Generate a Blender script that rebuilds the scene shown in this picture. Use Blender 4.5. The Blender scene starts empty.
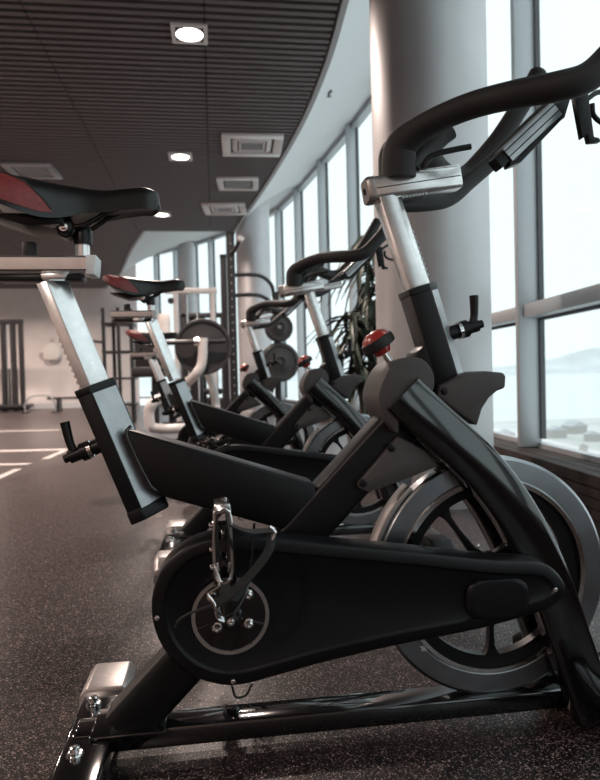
import bpy, bmesh, math, random
from mathutils import Vector, Matrix
random.seed(7)
R_ = math.radians
COL = bpy.context.scene.collection
SC = bpy.context.scene

# ------------------------------------------------------------------ camera
F, CX, CY, EYE = 640.0, 300.0, 390.0, 0.69
YAW, PITCH, ROLL = R_(7.6), R_(-1.25), R_(1.4)
FW = Vector((math.sin(YAW)*math.cos(PITCH), math.cos(YAW)*math.cos(PITCH), math.sin(PITCH)))
_r = Vector((math.cos(YAW), -math.sin(YAW), 0)); _u = _r.cross(FW)
RT = _r*math.cos(ROLL) - _u*math.sin(ROLL)
UP = _u*math.cos(ROLL) + _r*math.sin(ROLL)
EYEP = Vector((0, 0, EYE))
cd = bpy.data.cameras.new('camera'); cam = bpy.data.objects.new('camera', cd); COL.objects.link(cam)
cam.matrix_world = Matrix(((RT.x, UP.x, -FW.x, 0), (RT.y, UP.y, -FW.y, 0), (RT.z, UP.z, -FW.z, EYE), (0, 0, 0, 1)))
cd.sensor_fit = 'VERTICAL'; cd.sensor_height = 24.0; cd.lens = F/780*24.0
cd.clip_end = 20000; cd.clip_start = 0.02
cd.dof.use_dof = True; cd.dof.focus_distance = 1.16; cd.dof.aperture_fstop = 3.8
SC.camera = cam

# ------------------------------------------------------------------ sky, exposure
w = bpy.data.worlds.new('overcast_sky'); SC.world = w; w.use_nodes = True
bg = w.node_tree.nodes['Background']
bg.inputs[0].default_value = (0.83, 0.945, 0.972, 1); bg.inputs[1].default_value = 1.04
SC.view_settings.view_transform = 'Standard'; SC.view_settings.look = 'None'
SC.view_settings.gamma = 1.0; SC.view_settings.use_curve_mapping = False
SC.view_settings.exposure = 0.40
LAMP_W = 58.0
LAMP_COL = (1.0, 0.82, 0.72)

# ------------------------------------------------------------------ pixel helpers (a pixel gives a direction only)
def ray(px, py): return FW + RT*((px-CX)/F) - UP*((py-CY)/F)
def on_y(px, py, y): d = ray(px, py); return EYEP + d*(y/d.y)
def on_z(px, py, z): d = ray(px, py); return EYEP + d*((z-EYE)/d.z)
YB, XB = 1.19, 0.02
def L(px, py, y=0.0):
    p = on_y(px, py, YB+y); return (p.x-XB, p.z)
def L3(px, py, y=0.0):
    p = on_y(px, py, YB+y); return Vector((p.x-XB, y, p.z))

# ------------------------------------------------------------------ materials
MATS = {}
def mat(name, col, rough=0.5, metal=0.0, bump=None, vary=None, spec=0.5, coat=0.0):
    m = bpy.data.materials.new(name); m.use_nodes = True
    nt = m.node_tree; b = nt.nodes['Principled BSDF']
    b.inputs['Base Color'].default_value = (*col, 1); b.inputs['Roughness'].default_value = rough
    b.inputs['Metallic'].default_value = metal; b.inputs['Specular IOR Level'].default_value = spec
    b.inputs['Coat Weight'].default_value = coat; b.inputs['Coat Roughness'].default_value = 0.08
    tc = nt.nodes.new('ShaderNodeTexCoord')
    if vary:
        n = nt.nodes.new('ShaderNodeTexNoise'); n.inputs['Scale'].default_value = vary[0]; n.inputs['Detail'].default_value = 4
        nt.links.new(tc.outputs['Object'], n.inputs['Vector'])
        r = nt.nodes.new('ShaderNodeValToRGB'); k = vary[1]
        r.color_ramp.elements[0].position = 0.3; r.color_ramp.elements[1].position = 0.7
        r.color_ramp.elements[0].color = (*[c*(1-k) for c in col], 1); r.color_ramp.elements[1].color = (*[min(1, c*(1+k)) for c in col], 1)
        nt.links.new(n.outputs['Fac'], r.inputs['Fac']); nt.links.new(r.outputs['Color'], b.inputs['Base Color'])
    if bump:
        n2 = nt.nodes.new('ShaderNodeTexNoise'); n2.inputs['Scale'].default_value = bump[0]; n2.inputs['Detail'].default_value = 3
        nt.links.new(tc.outputs['Object'], n2.inputs['Vector'])
        bp = nt.nodes.new('ShaderNodeBump'); bp.inputs['Strength'].default_value = bump[1]; bp.inputs['Distance'].default_value = bump[2]
        nt.links.new(n2.outputs['Fac'], bp.inputs['Height']); nt.links.new(bp.outputs['Normal'], b.inputs['Normal'])
    MATS[name] = m; return m
mat('gloss_black', (0.004, 0.004, 0.005), 0.09, spec=0.6, coat=1.0)
mat('satin_black', (0.0045, 0.0045, 0.0055), 0.38, vary=(30, .2), spec=.28)
mat('cover_black', (0.0045, 0.0045, 0.0058), 0.38, spec=.28, bump=(900, .12, .0004))
mat('foam', (0.016, 0.0145, 0.015), 0.62, bump=(1400, .35, .0006))
mat('rubber', (0.013, 0.012, 0.012), 0.6)
mat('grey_plastic', (0.055, 0.049, 0.049), 0.5, bump=(1100, .2, .0004))
mat('silver', (0.88, 0.87, 0.865), 0.27, 0.92, vary=(60, .05), bump=(500, .04, .0002))
mat('brushed_dark', (0.42, 0.43, 0.445), 0.36, 0.9, vary=(40, .10))
mat('sleeve_black', (0.007, 0.007, 0.008), 0.35, spec=.3)
mat('chrome', (0.85, 0.84, 0.83), 0.12, 1.0)
mat('cap_silver', (0.48, 0.45, 0.44), 0.36, 0.85, vary=(90, .08))
mat('flywheel_steel', (0.33, 0.34, 0.36), 0.28, 1.0, vary=(14, .15))
mat('flywheel_dark', (0.06, 0.062, 0.067), 0.36, 0.7)
mat('white_plastic', (0.78, 0.78, 0.78), 0.4)
mat('red_leather', (0.22, 0.034, 0.034), 0.5, bump=(700, .5, .0005), vary=(200, .18))
mat('black_leather', (0.008, 0.007, 0.007), 0.33, bump=(320, .25, .0006))
mat('red_plastic', (0.38, 0.035, 0.028), 0.3, coat=.4)
mat('strap_web', (0.014, 0.0135, 0.014), 0.8, bump=(1500, .5, .0006))
mat('white_print', (0.75, 0.75, 0.75), 0.5)
mat('ceiling_dark', (0.030, 0.024, 0.025), 0.7)
mat('slat_dark', (0.13, 0.108, 0.108), 0.5)
mat('soffit_white', (0.72, 0.73, 0.74), 0.75)
mat('trim_grey', (0.38, 0.37, 0.38), 0.5)
mat('wall_plaster', (0.78, 0.71, 0.69), 0.8, vary=(3, .05))
mat('wall_grey', (0.50, 0.40, 0.36), 0.8)
mat('column_metal', (0.56, 0.55, 0.56), 0.52, 0.7, vary=(2.5, .06))
mat('frame_grey', (0.50, 0.52, 0.54), 0.42, 0.3)
mat('gasket', (0.09, 0.09, 0.095), 0.5)
mat('ac_white', (0.72, 0.66, 0.65), 0.5)
mat('ac_grille', (0.05, 0.045, 0.045), 0.6)
mat('rack_black', (0.020, 0.019, 0.021), 0.4)
mat('tube_white', (0.62, 0.58, 0.57), 0.35)
mat('plate_iron', (0.035, 0.032, 0.033), 0.45)
mat('upholstery', (0.020, 0.019, 0.020), 0.5)
mat('leaf', (0.030, 0.040, 0.026), 0.45, vary=(6, .3))
mat('stem', (0.09, 0.07, 0.05), 0.8)
mat('pot', (0.10, 0.095, 0.095), 0.5)
mat('wood_slat', (0.060, 0.046, 0.042), 0.7, vary=(9, .25), spec=.2)
mat('floor_paint', (0.50, 0.45, 0.43), 0.6, vary=(20, .2))
mat('towel', (0.75, 0.70, 0.66), 0.8)
mat('water', (0.90, 0.89, 0.87), 0.8)
mat('snow_ground', (0.74, 0.72, 0.70), 0.9, vary=(.03, .2))
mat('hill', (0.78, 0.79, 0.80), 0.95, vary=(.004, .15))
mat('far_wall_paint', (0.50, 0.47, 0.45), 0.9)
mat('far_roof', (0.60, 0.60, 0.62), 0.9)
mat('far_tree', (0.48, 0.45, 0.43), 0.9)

def rubber_floor(name, base, fleck, dens):
    m = bpy.data.materials.new(name); m.use_nodes = True; nt = m.node_tree; b = nt.nodes['Principled BSDF']
    tc = nt.nodes.new('ShaderNodeTexCoord')
    cur = None
    for sc, th, seedoff in ((300, dens, 0.0), (190, dens*.7, 5.3), (430, dens*1.1, 11.7)):
        mp = nt.nodes.new('ShaderNodeMapping'); mp.inputs['Location'].default_value = (seedoff, seedoff*.7, 0)
        nt.links.new(tc.outputs['Object'], mp.inputs['Vector'])
        v = nt.nodes.new('ShaderNodeTexVoronoi'); v.inputs['Scale'].default_value = sc
        nt.links.new(mp.outputs['Vector'], v.inputs['Vector'])
        sp = nt.nodes.new('ShaderNodeSeparateColor'); nt.links.new(v.outputs['Color'], sp.inputs['Color'])
        lt = nt.nodes.new('ShaderNodeMath'); lt.operation = 'LESS_THAN'; lt.inputs[1].default_value = th
        nt.links.new(sp.outputs['Red'], lt.inputs[0])
        ds = nt.nodes.new('ShaderNodeMath'); ds.operation = 'LESS_THAN'; ds.inputs[1].default_value = 0.42
        nt.links.new(v.outputs['Distance'], ds.inputs[0])
        mu = nt.nodes.new('ShaderNodeMath'); mu.operation = 'MULTIPLY'
        nt.links.new(lt.outputs[0], mu.inputs[0]); nt.links.new(ds.outputs[0], mu.inputs[1])
        m2 = nt.nodes.new('ShaderNodeMath'); m2.operation = 'MULTIPLY'
        nt.links.new(mu.outputs[0], m2.inputs[0]); nt.links.new(sp.outputs['Green'], m2.inputs[1])
        if cur is None: cur = m2
        else:
            mx = nt.nodes.new('ShaderNodeMath'); mx.operation = 'MAXIMUM'
            nt.links.new(cur.outputs[0], mx.inputs[0]); nt.links.new(m2.outputs[0], mx.inputs[1]); cur = mx
    big = nt.nodes.new('ShaderNodeTexNoise'); big.inputs['Scale'].default_value = 1.3; big.inputs['Detail'].default_value = 5
    nt.links.new(tc.outputs['Object'], big.inputs['Vector'])
    rp = nt.nodes.new('ShaderNodeValToRGB'); rp.color_ramp.elements[0].position = .3; rp.color_ramp.elements[1].position = .75
    rp.color_ramp.elements[0].color = (*[c*.8 for c in base], 1); rp.color_ramp.elements[1].color = (*[c*1.25 for c in base], 1)
    nt.links.new(big.outputs['Fac'], rp.inputs['Fac'])
    mix = nt.nodes.new('ShaderNodeMix'); mix.data_type = 'RGBA'
    nt.links.new(cur.outputs[0], mix.inputs['Factor']); nt.links.new(rp.outputs['Color'], mix.inputs[6]); mix.inputs[7].default_value = (*fleck, 1)
    nt.links.new(mix.outputs[2], b.inputs['Base Color'])
    n2 = nt.nodes.new('ShaderNodeTexNoise'); n2.inputs['Scale'].default_value = 260; n2.inputs['Detail'].default_value = 3
    nt.links.new(tc.outputs['Object'], n2.inputs['Vector'])
    bp = nt.nodes.new('ShaderNodeBump'); bp.inputs['Strength'].default_value = .3; bp.inputs['Distance'].default_value = .001
    nt.links.new(n2.outputs['Fac'], bp.inputs['Height']); nt.links.new(bp.outputs['Normal'], b.inputs['Normal'])
    b.inputs['Roughness'].default_value = .33; b.inputs['Specular IOR Level'].default_value = .20
    MATS[name] = m
rubber_floor('rubber_floor', (0.0110, 0.0080, 0.0084), (0.46, 0.34, 0.32), .27)
rubber_floor('rubber_zone', (0.034, 0.026, 0.025), (0.36, 0.28, 0.26), .27)

def glass_mat():
    m = bpy.data.materials.new('pane_glass'); m.use_nodes = True; nt = m.node_tree
    for n in list(nt.nodes):
        if n.type != 'OUTPUT_MATERIAL': nt.nodes.remove(n)
    out = [n for n in nt.nodes if n.type == 'OUTPUT_MATERIAL'][0]
    t = nt.nodes.new('ShaderNodeBsdfTransparent'); t.inputs[0].default_value = (.96, .98, .98, 1)
    g = nt.nodes.new('ShaderNodeBsdfGlossy'); g.inputs['Roughness'].default_value = .02
    mx = nt.nodes.new('ShaderNodeMixShader'); mx.inputs[0].default_value = .05
    nt.links.new(t.outputs[0], mx.inputs[1]); nt.links.new(g.outputs[0], mx.inputs[2]); nt.links.new(mx.outputs[0], out.inputs[0])
    MATS['pane_glass'] = m
glass_mat()
def emit_mat(name, col, s):
    m = bpy.data.materials.new(name); m.use_nodes = True; b = m.node_tree.nodes['Principled BSDF']
    b.inputs['Base Color'].default_value = (.8, .8, .8, 1)
    b.inputs['Emission Color'].default_value = (*col, 1); b.inputs['Emission Strength'].default_value = s; MATS[name] = m
emit_mat('lamp_glow', (1, .93, .84), 9.0)

# ------------------------------------------------------------------ mesh helpers
def finish(name, bm, m, parent=None, smooth=35, bev=0, seg=2, bev_angle=30):
    bmesh.ops.remove_doubles(bm, verts=bm.verts, dist=1e-6)
    bmesh.ops.recalc_face_normals(bm, faces=bm.faces)
    if bev:
        es = [e for e in bm.edges if len(e.link_faces) == 2 and e.calc_face_angle(0) > R_(bev_angle)]
        bmesh.ops.bevel(bm, geom=es, offset=bev, segments=seg, profile=.5, affect='EDGES', clamp_overlap=True)
        bmesh.ops.recalc_face_normals(bm, faces=bm.faces)
    me = bpy.data.meshes.new(name); bm.to_mesh(me); bm.free()
    for p in me.polygons: p.use_smooth = True
    me.set_sharp_from_angle(angle=R_(smooth))
    me.materials.append(MATS[m])
    o = bpy.data.objects.new(name, me); COL.objects.link(o)
    if parent is not None: o.parent = parent
    return o
def tag(o, label=None, cat=None, group=None, kind=None):
    if label: o['label'] = label
    if cat: o['category'] = cat
    if group: o['group'] = group
    if kind: o['kind'] = kind
    return o
def empty(name, loc=(0, 0, 0), rz=0):
    o = bpy.data.objects.new(name, None); COL.objects.link(o); o.location = loc; o.rotation_euler = (0, 0, rz); o.empty_display_size = .1
    return o
def poly_faces(bm, verts, faces):
    vs = [bm.verts.new(v) for v in verts]
    for f in faces:
        try: bm.faces.new([vs[i] for i in f])
        except ValueError: pass
    return vs
def add_box(bm, c, s, rot=None):
    x, y, z = [v/2 for v in s]
    vs = [Vector((a*x, b*y, d*z)) for a in (-1, 1) for b in (-1, 1) for d in (-1, 1)]
    if rot is not None: vs = [rot @ v for v in vs]
    c = Vector(c)
    poly_faces(bm, [v+c for v in vs], [(0, 1, 3, 2), (4, 6, 7, 5), (0, 4, 5, 1), (2, 3, 7, 6), (0, 2, 6, 4), (1, 5, 7, 3)])
def add_prism(bm, outline, y0, y1):
    n = len(outline)
    vs = [(x, y0, z) for x, z in outline] + [(x, y1, z) for x, z in outline]
    poly_faces(bm, vs, [tuple(range(n)), tuple(range(2*n-1, n-1, -1))] + [(i, (i+1) % n, n+(i+1) % n, n+i) for i in range(n)])
def catmull(pts, n=6):
    pts = [Vector(p) for p in pts]
    out = []
    P = [pts[0]*2-pts[1]] + pts + [pts[-1]*2-pts[-2]]
    for i in range(1, len(P)-2):
        p0, p1, p2, p3 = P[i-1:i+3]
        for k in range(n):
            t = k/n
            out.append(.5*((2*p1)+(p2-p0)*t+(2*p0-5*p1+4*p2-p3)*t*t+(3*p1-p0-3*p2+p3)*t**3))
    out.append(pts[-1]); return out
def add_sweep(bm, path, section, binormal=None, scale=None, caps=True):
    """section: list of (a, b), a along normal n, b along binormal. binormal fixed vector or None (parallel transport)."""
    path = [Vector(p) for p in path]; n = len(path); rings = []
    bprev = None
    for i, p in enumerate(path):
        t = (path[min(i+1, n-1)]-path[max(i-1, 0)]).normalized()
        if binormal is not None: b = Vector(binormal); b = (b - t*b.dot(t)).normalized()
        else:
            if bprev is None:
                h = Vector((0, 0, 1)) if abs(t.z) < .9 else Vector((1, 0, 0)); b = t.cross(h).normalized()
            else: b = (bprev - t*bprev.dot(t)).normalized()
            bprev = b
        nn = b.cross(t)
        s = 1 if scale is None else scale[i]
        rings.append([bm.verts.new(p + nn*(a*s) + b*(c*s)) for a, c in section])
    m = len(section)
    for i in range(n-1):
        for j in range(m):
            bm.faces.new((rings[i][j], rings[i][(j+1) % m], rings[i+1][(j+1) % m], rings[i+1][j]))
    if caps:
        bm.faces.new(rings[0][::-1]); bm.faces.new(rings[-1])
def circ(r, n=12, ry=None):
    ry = r if ry is None else ry
    return [(r*math.cos(2*math.pi*i/n), ry*math.sin(2*math.pi*i/n)) for i in range(n)]
def rrect(a, b, r, k=3):
    out = []
    for cx, cy, s in ((a-r, b-r, 0), (-a+r, b-r, 90), (-a+r, -b+r, 180), (a-r, -b+r, 270)):
        for i in range(k+1):
            q = R_(s+90*i/k); out.append((cx+r*math.cos(q), cy+r*math.sin(q)))
    return out
def tube(name, pts, r, m, parent=None, n=6, seg=12, scale=None):
    bm = bmesh.new(); path = catmull(pts, n) if n else [Vector(p) for p in pts]
    sc = None
    if scale:
        sc = []
        for i in range(len(path)):
            q = i/(len(path)-1)*(len(scale)-1); k = min(int(q), len(scale)-2); sc.append(scale[k]+(scale[k+1]-scale[k])*(q-k))
    add_sweep(bm, path, circ(r, seg), scale=sc)
    return finish(name, bm, m, parent, 50)
def add_lathe(bm, prof, c, axis, n=24):
    """prof: list of (r, h) along axis from c."""
    axis = Vector(axis).normalized(); h = Vector((0, 0, 1)) if abs(axis.z) < .9 else Vector((1, 0, 0))
    u = axis.cross(h).normalized(); v = axis.cross(u); c = Vector(c)
    rings = []
    for r, t in prof:
        if r < 1e-6: rings.append([bm.verts.new(c+axis*t)])
        else: rings.append([bm.verts.new(c+axis*t+(u*math.cos(2*math.pi*i/n)+v*math.sin(2*math.pi*i/n))*r) for i in range(n)])
    for a, b in zip(rings, rings[1:]):
        for i in range(n):
            j = (i+1) % n
            if len(a) == 1 and len(b) == 1: break
            if len(a) == 1: bm.faces.new((a[0], b[j], b[i]))
            elif len(b) == 1: bm.faces.new((a[i], a[j], b[0]))
            else: bm.faces.new((a[i], a[j], b[j], b[i]))
    return rings
def lathe(name, prof, c, axis, m, parent=None, n=24, smooth=40):
    bm = bmesh.new(); add_lathe(bm, prof, c, axis, n); return finish(name, bm, m, parent, smooth)
def box(name, c, s, m, parent=None, bev=0, rot=None, seg=2):
    bm = bmesh.new(); add_box(bm, c, s, rot); return finish(name, bm, m, parent, 35, bev, seg)
def prism(name, outline, y0, y1, m, parent=None, bev=0, seg=2):
    bm = bmesh.new(); add_prism(bm, outline, y0, y1); return finish(name, bm, m, parent, 35, bev, seg)
def smooth2d(pts, n=5, closed=True):
    P = [Vector((a, b, 0)) for a, b in pts]; out = []; N = len(P)
    for i in range(N):
        p0, p1, p2, p3 = P[(i-1) % N], P[i], P[(i+1) % N], P[(i+2) % N]
        for k in range(n):
            t = k/n; q = .5*((2*p1)+(p2-p0)*t+(2*p0-5*p1+4*p2-p3)*t*t+(3*p1-p0-3*p2+p3)*t**3); out.append((q.x, q.y))
    return out
def bolt(c, axis, r, m, parent, name='bolt', h=None):
    h = h or r*.9
    return lathe(name, [(0, 0), (r*1.35, 0), (r*1.35, h*.25), (r, h*.3), (r*.92, h*.85), (r*.6, h), (0.45*r, h), (.4*r, h*.7), (0, h*.7)], c, axis, m, parent, 12, 30)
def interp(tab, x):
    if x <= tab[0][0]: return tab[0][1]
    for (a, b), (c, d) in zip(tab, tab[1:]):
        if x <= c:
            t = (x-a)/(c-a); t2 = t*t*(3-2*t) if False else t
            return b+(d-b)*t2
    return tab[-1][1]
def spl(tab, x):
    """smooth monotone-ish table lookup (Catmull-Rom in y over x)."""
    xs = [a for a, _ in tab]; ys = [b for _, b in tab]
    if x <= xs[0]: return ys[0]
    if x >= xs[-1]: return ys[-1]
    i = max(k for k in range(len(xs)-1) if xs[k] <= x)
    def sl(k):
        if k <= 0: return (ys[1]-ys[0])/(xs[1]-xs[0])
        if k >= len(xs)-1: return (ys[-1]-ys[-2])/(xs[-1]-xs[-2])
        return (ys[k+1]-ys[k-1])/(xs[k+1]-xs[k-1])
    h = xs[i+1]-xs[i]; t = (x-xs[i])/h
    return (2*t**3-3*t*t+1)*ys[i]+(t**3-2*t*t+t)*h*sl(i)+(-2*t**3+3*t*t)*ys[i+1]+(t**3-t*t)*h*sl(i+1)

# ================================================================== THE ROOM
ZC, ZT, ZS = 3.2, 4.0, 0.21           # dark ceiling, window head, sill top
XL, YN, YF = -8.0, -4.0, 18.0
FAC = [(-4, 1.30), (0, 1.65), (2, 1.88), (4, 2.05), (5.5, 2.12), (7, 2.08), (8.4, 1.96), (9.8, 1.80), (11.3, 1.62), (12.65, 1.40), (14, .85), (16, -.35), (18, -2.1)]
EDG = [(-4, .50), (2, .82), (4.26, .92), (5.1, .95), (6.39, .91), (8.32, .73), (11.06, .39)]
EDG2 = [(11.06, -1.12), (12.72, -1.54), (15.73, -2.20), (18, -2.9)]
xf = lambda y: spl(FAC, y)
def xe(y): return spl(EDG, y) if y < 11.06 else spl(EDG2, y)
def struct(o): o['kind'] = 'structure'; return o
def frange(a, b, s):
    n = max(1, round((b-a)/s)); return [a+(b-a)*i/n for i in range(n+1)]

bm = bmesh.new()
ys = frange(YN, YF, .5)
vs = [bm.verts.new((XL, y, 0)) for y in ys]; ve = [bm.verts.new((xf(y)+.1, y, 0)) for y in ys]
for i in range(len(ys)-1): bm.faces.new((vs[i], ve[i], ve[i+1], vs[i+1]))
floor = struct(finish('floor', bm, 'rubber_floor'))
# lighter training zone with painted ladder lines
zone = [(-8, 4.0), (-1.62, 4.0), (-1.20, 6.12), (-.95, 7.4), (-.95, 10.5), (-8, 10.5)]
bm = bmesh.new()
bm.faces.new([bm.verts.new((x, y, .002)) for x, y in zone])
finish('training_zone', bm, 'rubber_zone', floor)
def floor_line(a, b, wd):
    a, b = on_z(*a, .003), on_z(*b, .003); t = (b-a).normalized(); n = Vector((-t.y, t.x, 0))*wd/2
    bm = bmesh.new()
    vs = [a-n, b-n, b+n, a+n]
    poly_faces(bm, [v+Vector((0, 0, dz)) for dz in (-.0006, .0014) for v in vs], [(0, 3, 2, 1), (4, 5, 6, 7), (0, 1, 5, 4), (1, 2, 6, 5), (2, 3, 7, 6), (3, 0, 4, 7)])
    return finish('floor_line', bm, 'floor_paint', floor)
for a, b, wd in (((-80, 453), (66, 449.5), .16), ((-60, 465.5), (29, 464), .11), ((45, 459), (66, 450), .07), ((-20, 486), (18, 469), .06), ((-80, 433), (60, 430), .14)):
    floor_line(a, b, wd)

# ceiling: dark slatted field with a curved edge and a step
def slab(yr, xfn, z0, z1, bm):
    a = [[bm.verts.new((XL, y, z)) for y in yr] for z in (z0, z1)]
    b = [[bm.verts.new((xfn(y), y, z)) for y in yr] for z in (z0, z1)]
    n = len(yr)
    for i in range(n-1):
        bm.faces.new((a[0][i], a[0][i+1], b[0][i+1], b[0][i])); bm.faces.new((a[1][i], b[1][i], b[1][i+1], a[1][i+1]))
        bm.faces.new((b[0][i], b[0][i+1], b[1][i+1], b[1][i])); bm.faces.new((a[0][i], a[1][i], a[1][i+1], a[0][i+1]))
    for i in (0, n-1): bm.faces.new((a[0][i], b[0][i], b[1][i], a[1][i]))
bm = bmesh.new()
slab(frange(YN, 11.06, .4), lambda y: spl(EDG, y), ZC+.035, ZC+.10, bm)
slab(frange(11.06, YF, .4), lambda y: spl(EDG2, y), ZC+.035, ZC+.10, bm)
ceil = struct(finish('ceiling', bm, 'ceiling_dark'))
bm = bmesh.new()
y = 2.6
while y < YF-.05:
    x1 = xe(y)-.015; x = x1
    while x > -7.9:
        x0 = max(-7.95, 1.2*math.floor((x-.001)/1.2))
        if x-x0 > .05: add_box(bm, ((x+x0)/2, y, ZC+.018), (x-x0-.010, .046, .036))
        x = x0
    y += .088
tag(finish('slat_field', bm, 'slat_dark', ceil, 30), kind='stuff')
# light trim along the dark ceiling's edge
def edge_trim(name, yr, fn):
    bm = bmesh.new()
    add_sweep(bm, [(fn(y)+.02, y, ZC+.04) for y in yr], [(.05, -.022), (.05, .022), (-.05, .022), (-.05, -.022)])
    return struct(finish(name, bm, 'trim_grey'))
edge_trim('trim_1', frange(YN, 11.06, .35), lambda y: spl(EDG, y))
edge_trim('trim_2', frange(11.06, 17.9, .35), lambda y: spl(EDG2, y))
bm = bmesh.new(); add_box(bm, ((-1.12+.39)/2, 11.07, ZC+.04), (1.51, .044, .10)); struct(finish('trim_3', bm, 'trim_grey'))
# white soffit rising to the window heads, then an added slab above to block sky leaks
def soffit(name, yr, fn):
    bm = bmesh.new(); rows = []
    for y in yr:
        a, b = fn(y)+.03, xf(y)-.02
        rows.append([bm.verts.new((a+(b-a)*t, y, ZC+.06+(ZT-ZC-.02)*(1-(1-t)**1.5))) for t in (0, .12, .3, .5, .75, 1)])
    for r0, r1 in zip(rows, rows[1:]):
        for i in range(5): bm.faces.new((r0[i], r0[i+1], r1[i+1], r1[i]))
    return struct(finish(name, bm, 'soffit_white', None, 60))
soffit('ceiling_soffit', frange(YN, 11.06, .4), lambda y: spl(EDG, y))
soffit('ceiling_soffit', frange(11.06, 17.95, .4), lambda y: spl(EDG2, y))
bm = bmesh.new(); slab(frange(YN-.2, YF+.2, .5), lambda y: xf(y)+.05, ZT+.06, ZT+.3, bm); struct(finish('light_block_slab', bm, 'ceiling_dark'))
# walls
box('wall_back', ((XL-2.1)/2, YF+.1, 2.1), (-2.1-XL+.1, .2, 4.3), 'wall_plaster')['kind'] = 'structure'
box('wall_left', (XL-.1, (YN+YF)/2, 2.1), (.2, YF-YN+.4, 4.3), 'wall_plaster')['kind'] = 'structure'
box('wall_near', ((XL+1.5)/2, YN-.1, 2.1), (1.5-XL+.3, .2, 4.3), 'wall_grey')['kind'] = 'structure'
box('baseboard_back', ((XL-2.3)/2, YF-.35, .07), (-2.3-XL, .5, .14), 'soffit_white')['kind'] = 'structure'

# curved window wall
MY = [-4, -3.0, -1.7, -.35, 1.0, 2.4, 3.8, 5.35, 6.9, 8.4, 9.8, 11.3, 12.65, 14.0, 14.7, 15.4, 16.0, 16.6, 17.2, 17.9]
for i, (y0, y1) in enumerate(zip(MY, MY[1:])):
    a, b = Vector((xf(y0), y0, 0)), Vector((xf(y1), y1, 0)); d = b-a; ln = d.length; ang = math.atan2(d.y, d.x)
    rot = Matrix.Rotation(ang, 3, 'Z'); c = (a+b)/2
    def W(u, v, z): return a + rot @ Vector((u, v, 0)) + Vector((0, 0, z))     # v > 0 is indoors
    bm = bmesh.new()
    add_box(bm, W(ln/2, .03, ZT+.0), (ln, .10, .10), rot); add_box(bm, W(ln/2, .0, ZS+.0), (ln, .06, .05), rot)
    wn = struct(finish('window_%d' % (i+1), bm, 'frame_grey'))
    box('mullion', W(0, .075, (ZS+ZT)/2), (.05, .14, ZT-ZS), 'frame_grey', wn, .006, rot)
    box('gasket', W(0, .0, (ZS+ZT)/2), (.085, .03, ZT-ZS-.1), 'gasket', wn, 0, rot)
    zs = [ZS+.05, ZT-.06]
    if y0 < 7:
        zt = 1.06
        box('transom', W(ln/2, .05, zt), (ln-.055, .12, .085), 'frame_grey', wn, .006, rot)
        box('gasket', W(ln/2, .0, zt), (ln-.06, .03, .12), 'gasket', wn, 0, rot)
        zs = [ZS+.05, zt, ZT-.06]
    for z0, z1 in zip(zs, zs[1:]): box('pane', W(ln/2, -.01, (z0+z1)/2), (ln-.06, .012, z1-z0), 'pane_glass', wn, 0, rot)
# low slatted plinth in front of the glass
yr = frange(YN, 17.0, .3)
bm = bmesh.new(); add_sweep(bm, [(xf(y)-.13, y, .0925) for y in yr], [(-.10, -.0925), (.10, -.0925), (.10, .0925), (-.10, .0925)], binormal=(0, 0, 1))
pl = struct(finish('trim_4', bm, 'gasket'))
for k in range(4):
    bm = bmesh.new(); add_sweep(bm, [(xf(y)-.24, y, .028+k*.048) for y in yr], [(-.010, -.021), (.010, -.021), (.010, .021), (-.010, .021)], binormal=(0, 0, 1))
    finish('plank', bm, 'wood_slat', pl)
for k in range(3):
    bm = bmesh.new(); add_sweep(bm, [(xf(y)-.215+k*.075, y, .195) for y in yr], [(-.034, -.010), (.034, -.010), (.034, .010), (-.034, .010)], binormal=(0, 0, 1))
    finish('plank', bm, 'wood_slat', pl)

# columns
def column(x, y, r, base):
    o = lathe('column', [(r, 0), (r, 4.26)], (x, y, 0), (0, 0, 1), 'column_metal', None, 64, 60); struct(o)
    lathe('column_base', [(r, 0), (r+.02, 0), (r+.02, .09), (r, .10)], (x, y, 0), (0, 0, 1), 'column_metal', o, 48)
    return o
column(1.20, 3.40, .31, 0); column(.74, 11.35, .30, 0); column(-.58, 15.6, .19, 0)
# ceiling fittings
def downlight(x, y, label, group=None):
    t = empty('ceiling_downlight', (x, y, ZC)); tag(t, label, 'ceiling light', group)
    bm = bmesh.new()
    for dx, dy, sx, sy in ((0, .115, .26, .03), (0, -.115, .26, .03), (.115, 0, .03, .2), (-.115, 0, .03, .2)): add_box(bm, (dx, dy, -.008), (sx, sy, .016))
    finish('housing', bm, 'ac_white', t)
    bm = bmesh.new(); add_lathe(bm, [(.085, -.004), (.142, -.004), (.142, 0), (.085, 0)], (0, 0, 0), (0, 0, 1), 4); finish('backplate', bm, 'ac_grille', t).rotation_euler = (0, 0, R_(45))
    lathe('rim', [(.096, -.004), (.096, -.016), (.1035, -.016), (.1035, -.004)], (0, 0, 0), (0, 0, 1), 'trim_grey', t, 32)
    lathe('lamp_lens', [(0, -.006), (.0955, -.006), (.0955, -.002), (0, -.002)], (0, 0, -.004), (0, 0, 1), 'lamp_glow', t, 32)
    ld = bpy.data.lights.new('lamp', 'AREA'); ld.shape = 'DISK'; ld.size = .17; ld.energy = LAMP_W; ld.color = LAMP_COL; ld.spread = R_(150)
    lo = bpy.data.objects.new('lamp_light', ld); COL.objects.link(lo); lo.parent = t; lo.location = (0, 0, -.02)
for x, y, lb in ((-.11, 4.76, 'square recessed downlight shining closest to the front of the slatted ceiling'), (-.31, 7.37, 'square recessed downlight beside the large air conditioning cassette'), (-.72, 9.96, 'small recessed downlight just past the saddle nose near the ceiling step')):
    downlight(x, y, lb)
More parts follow.
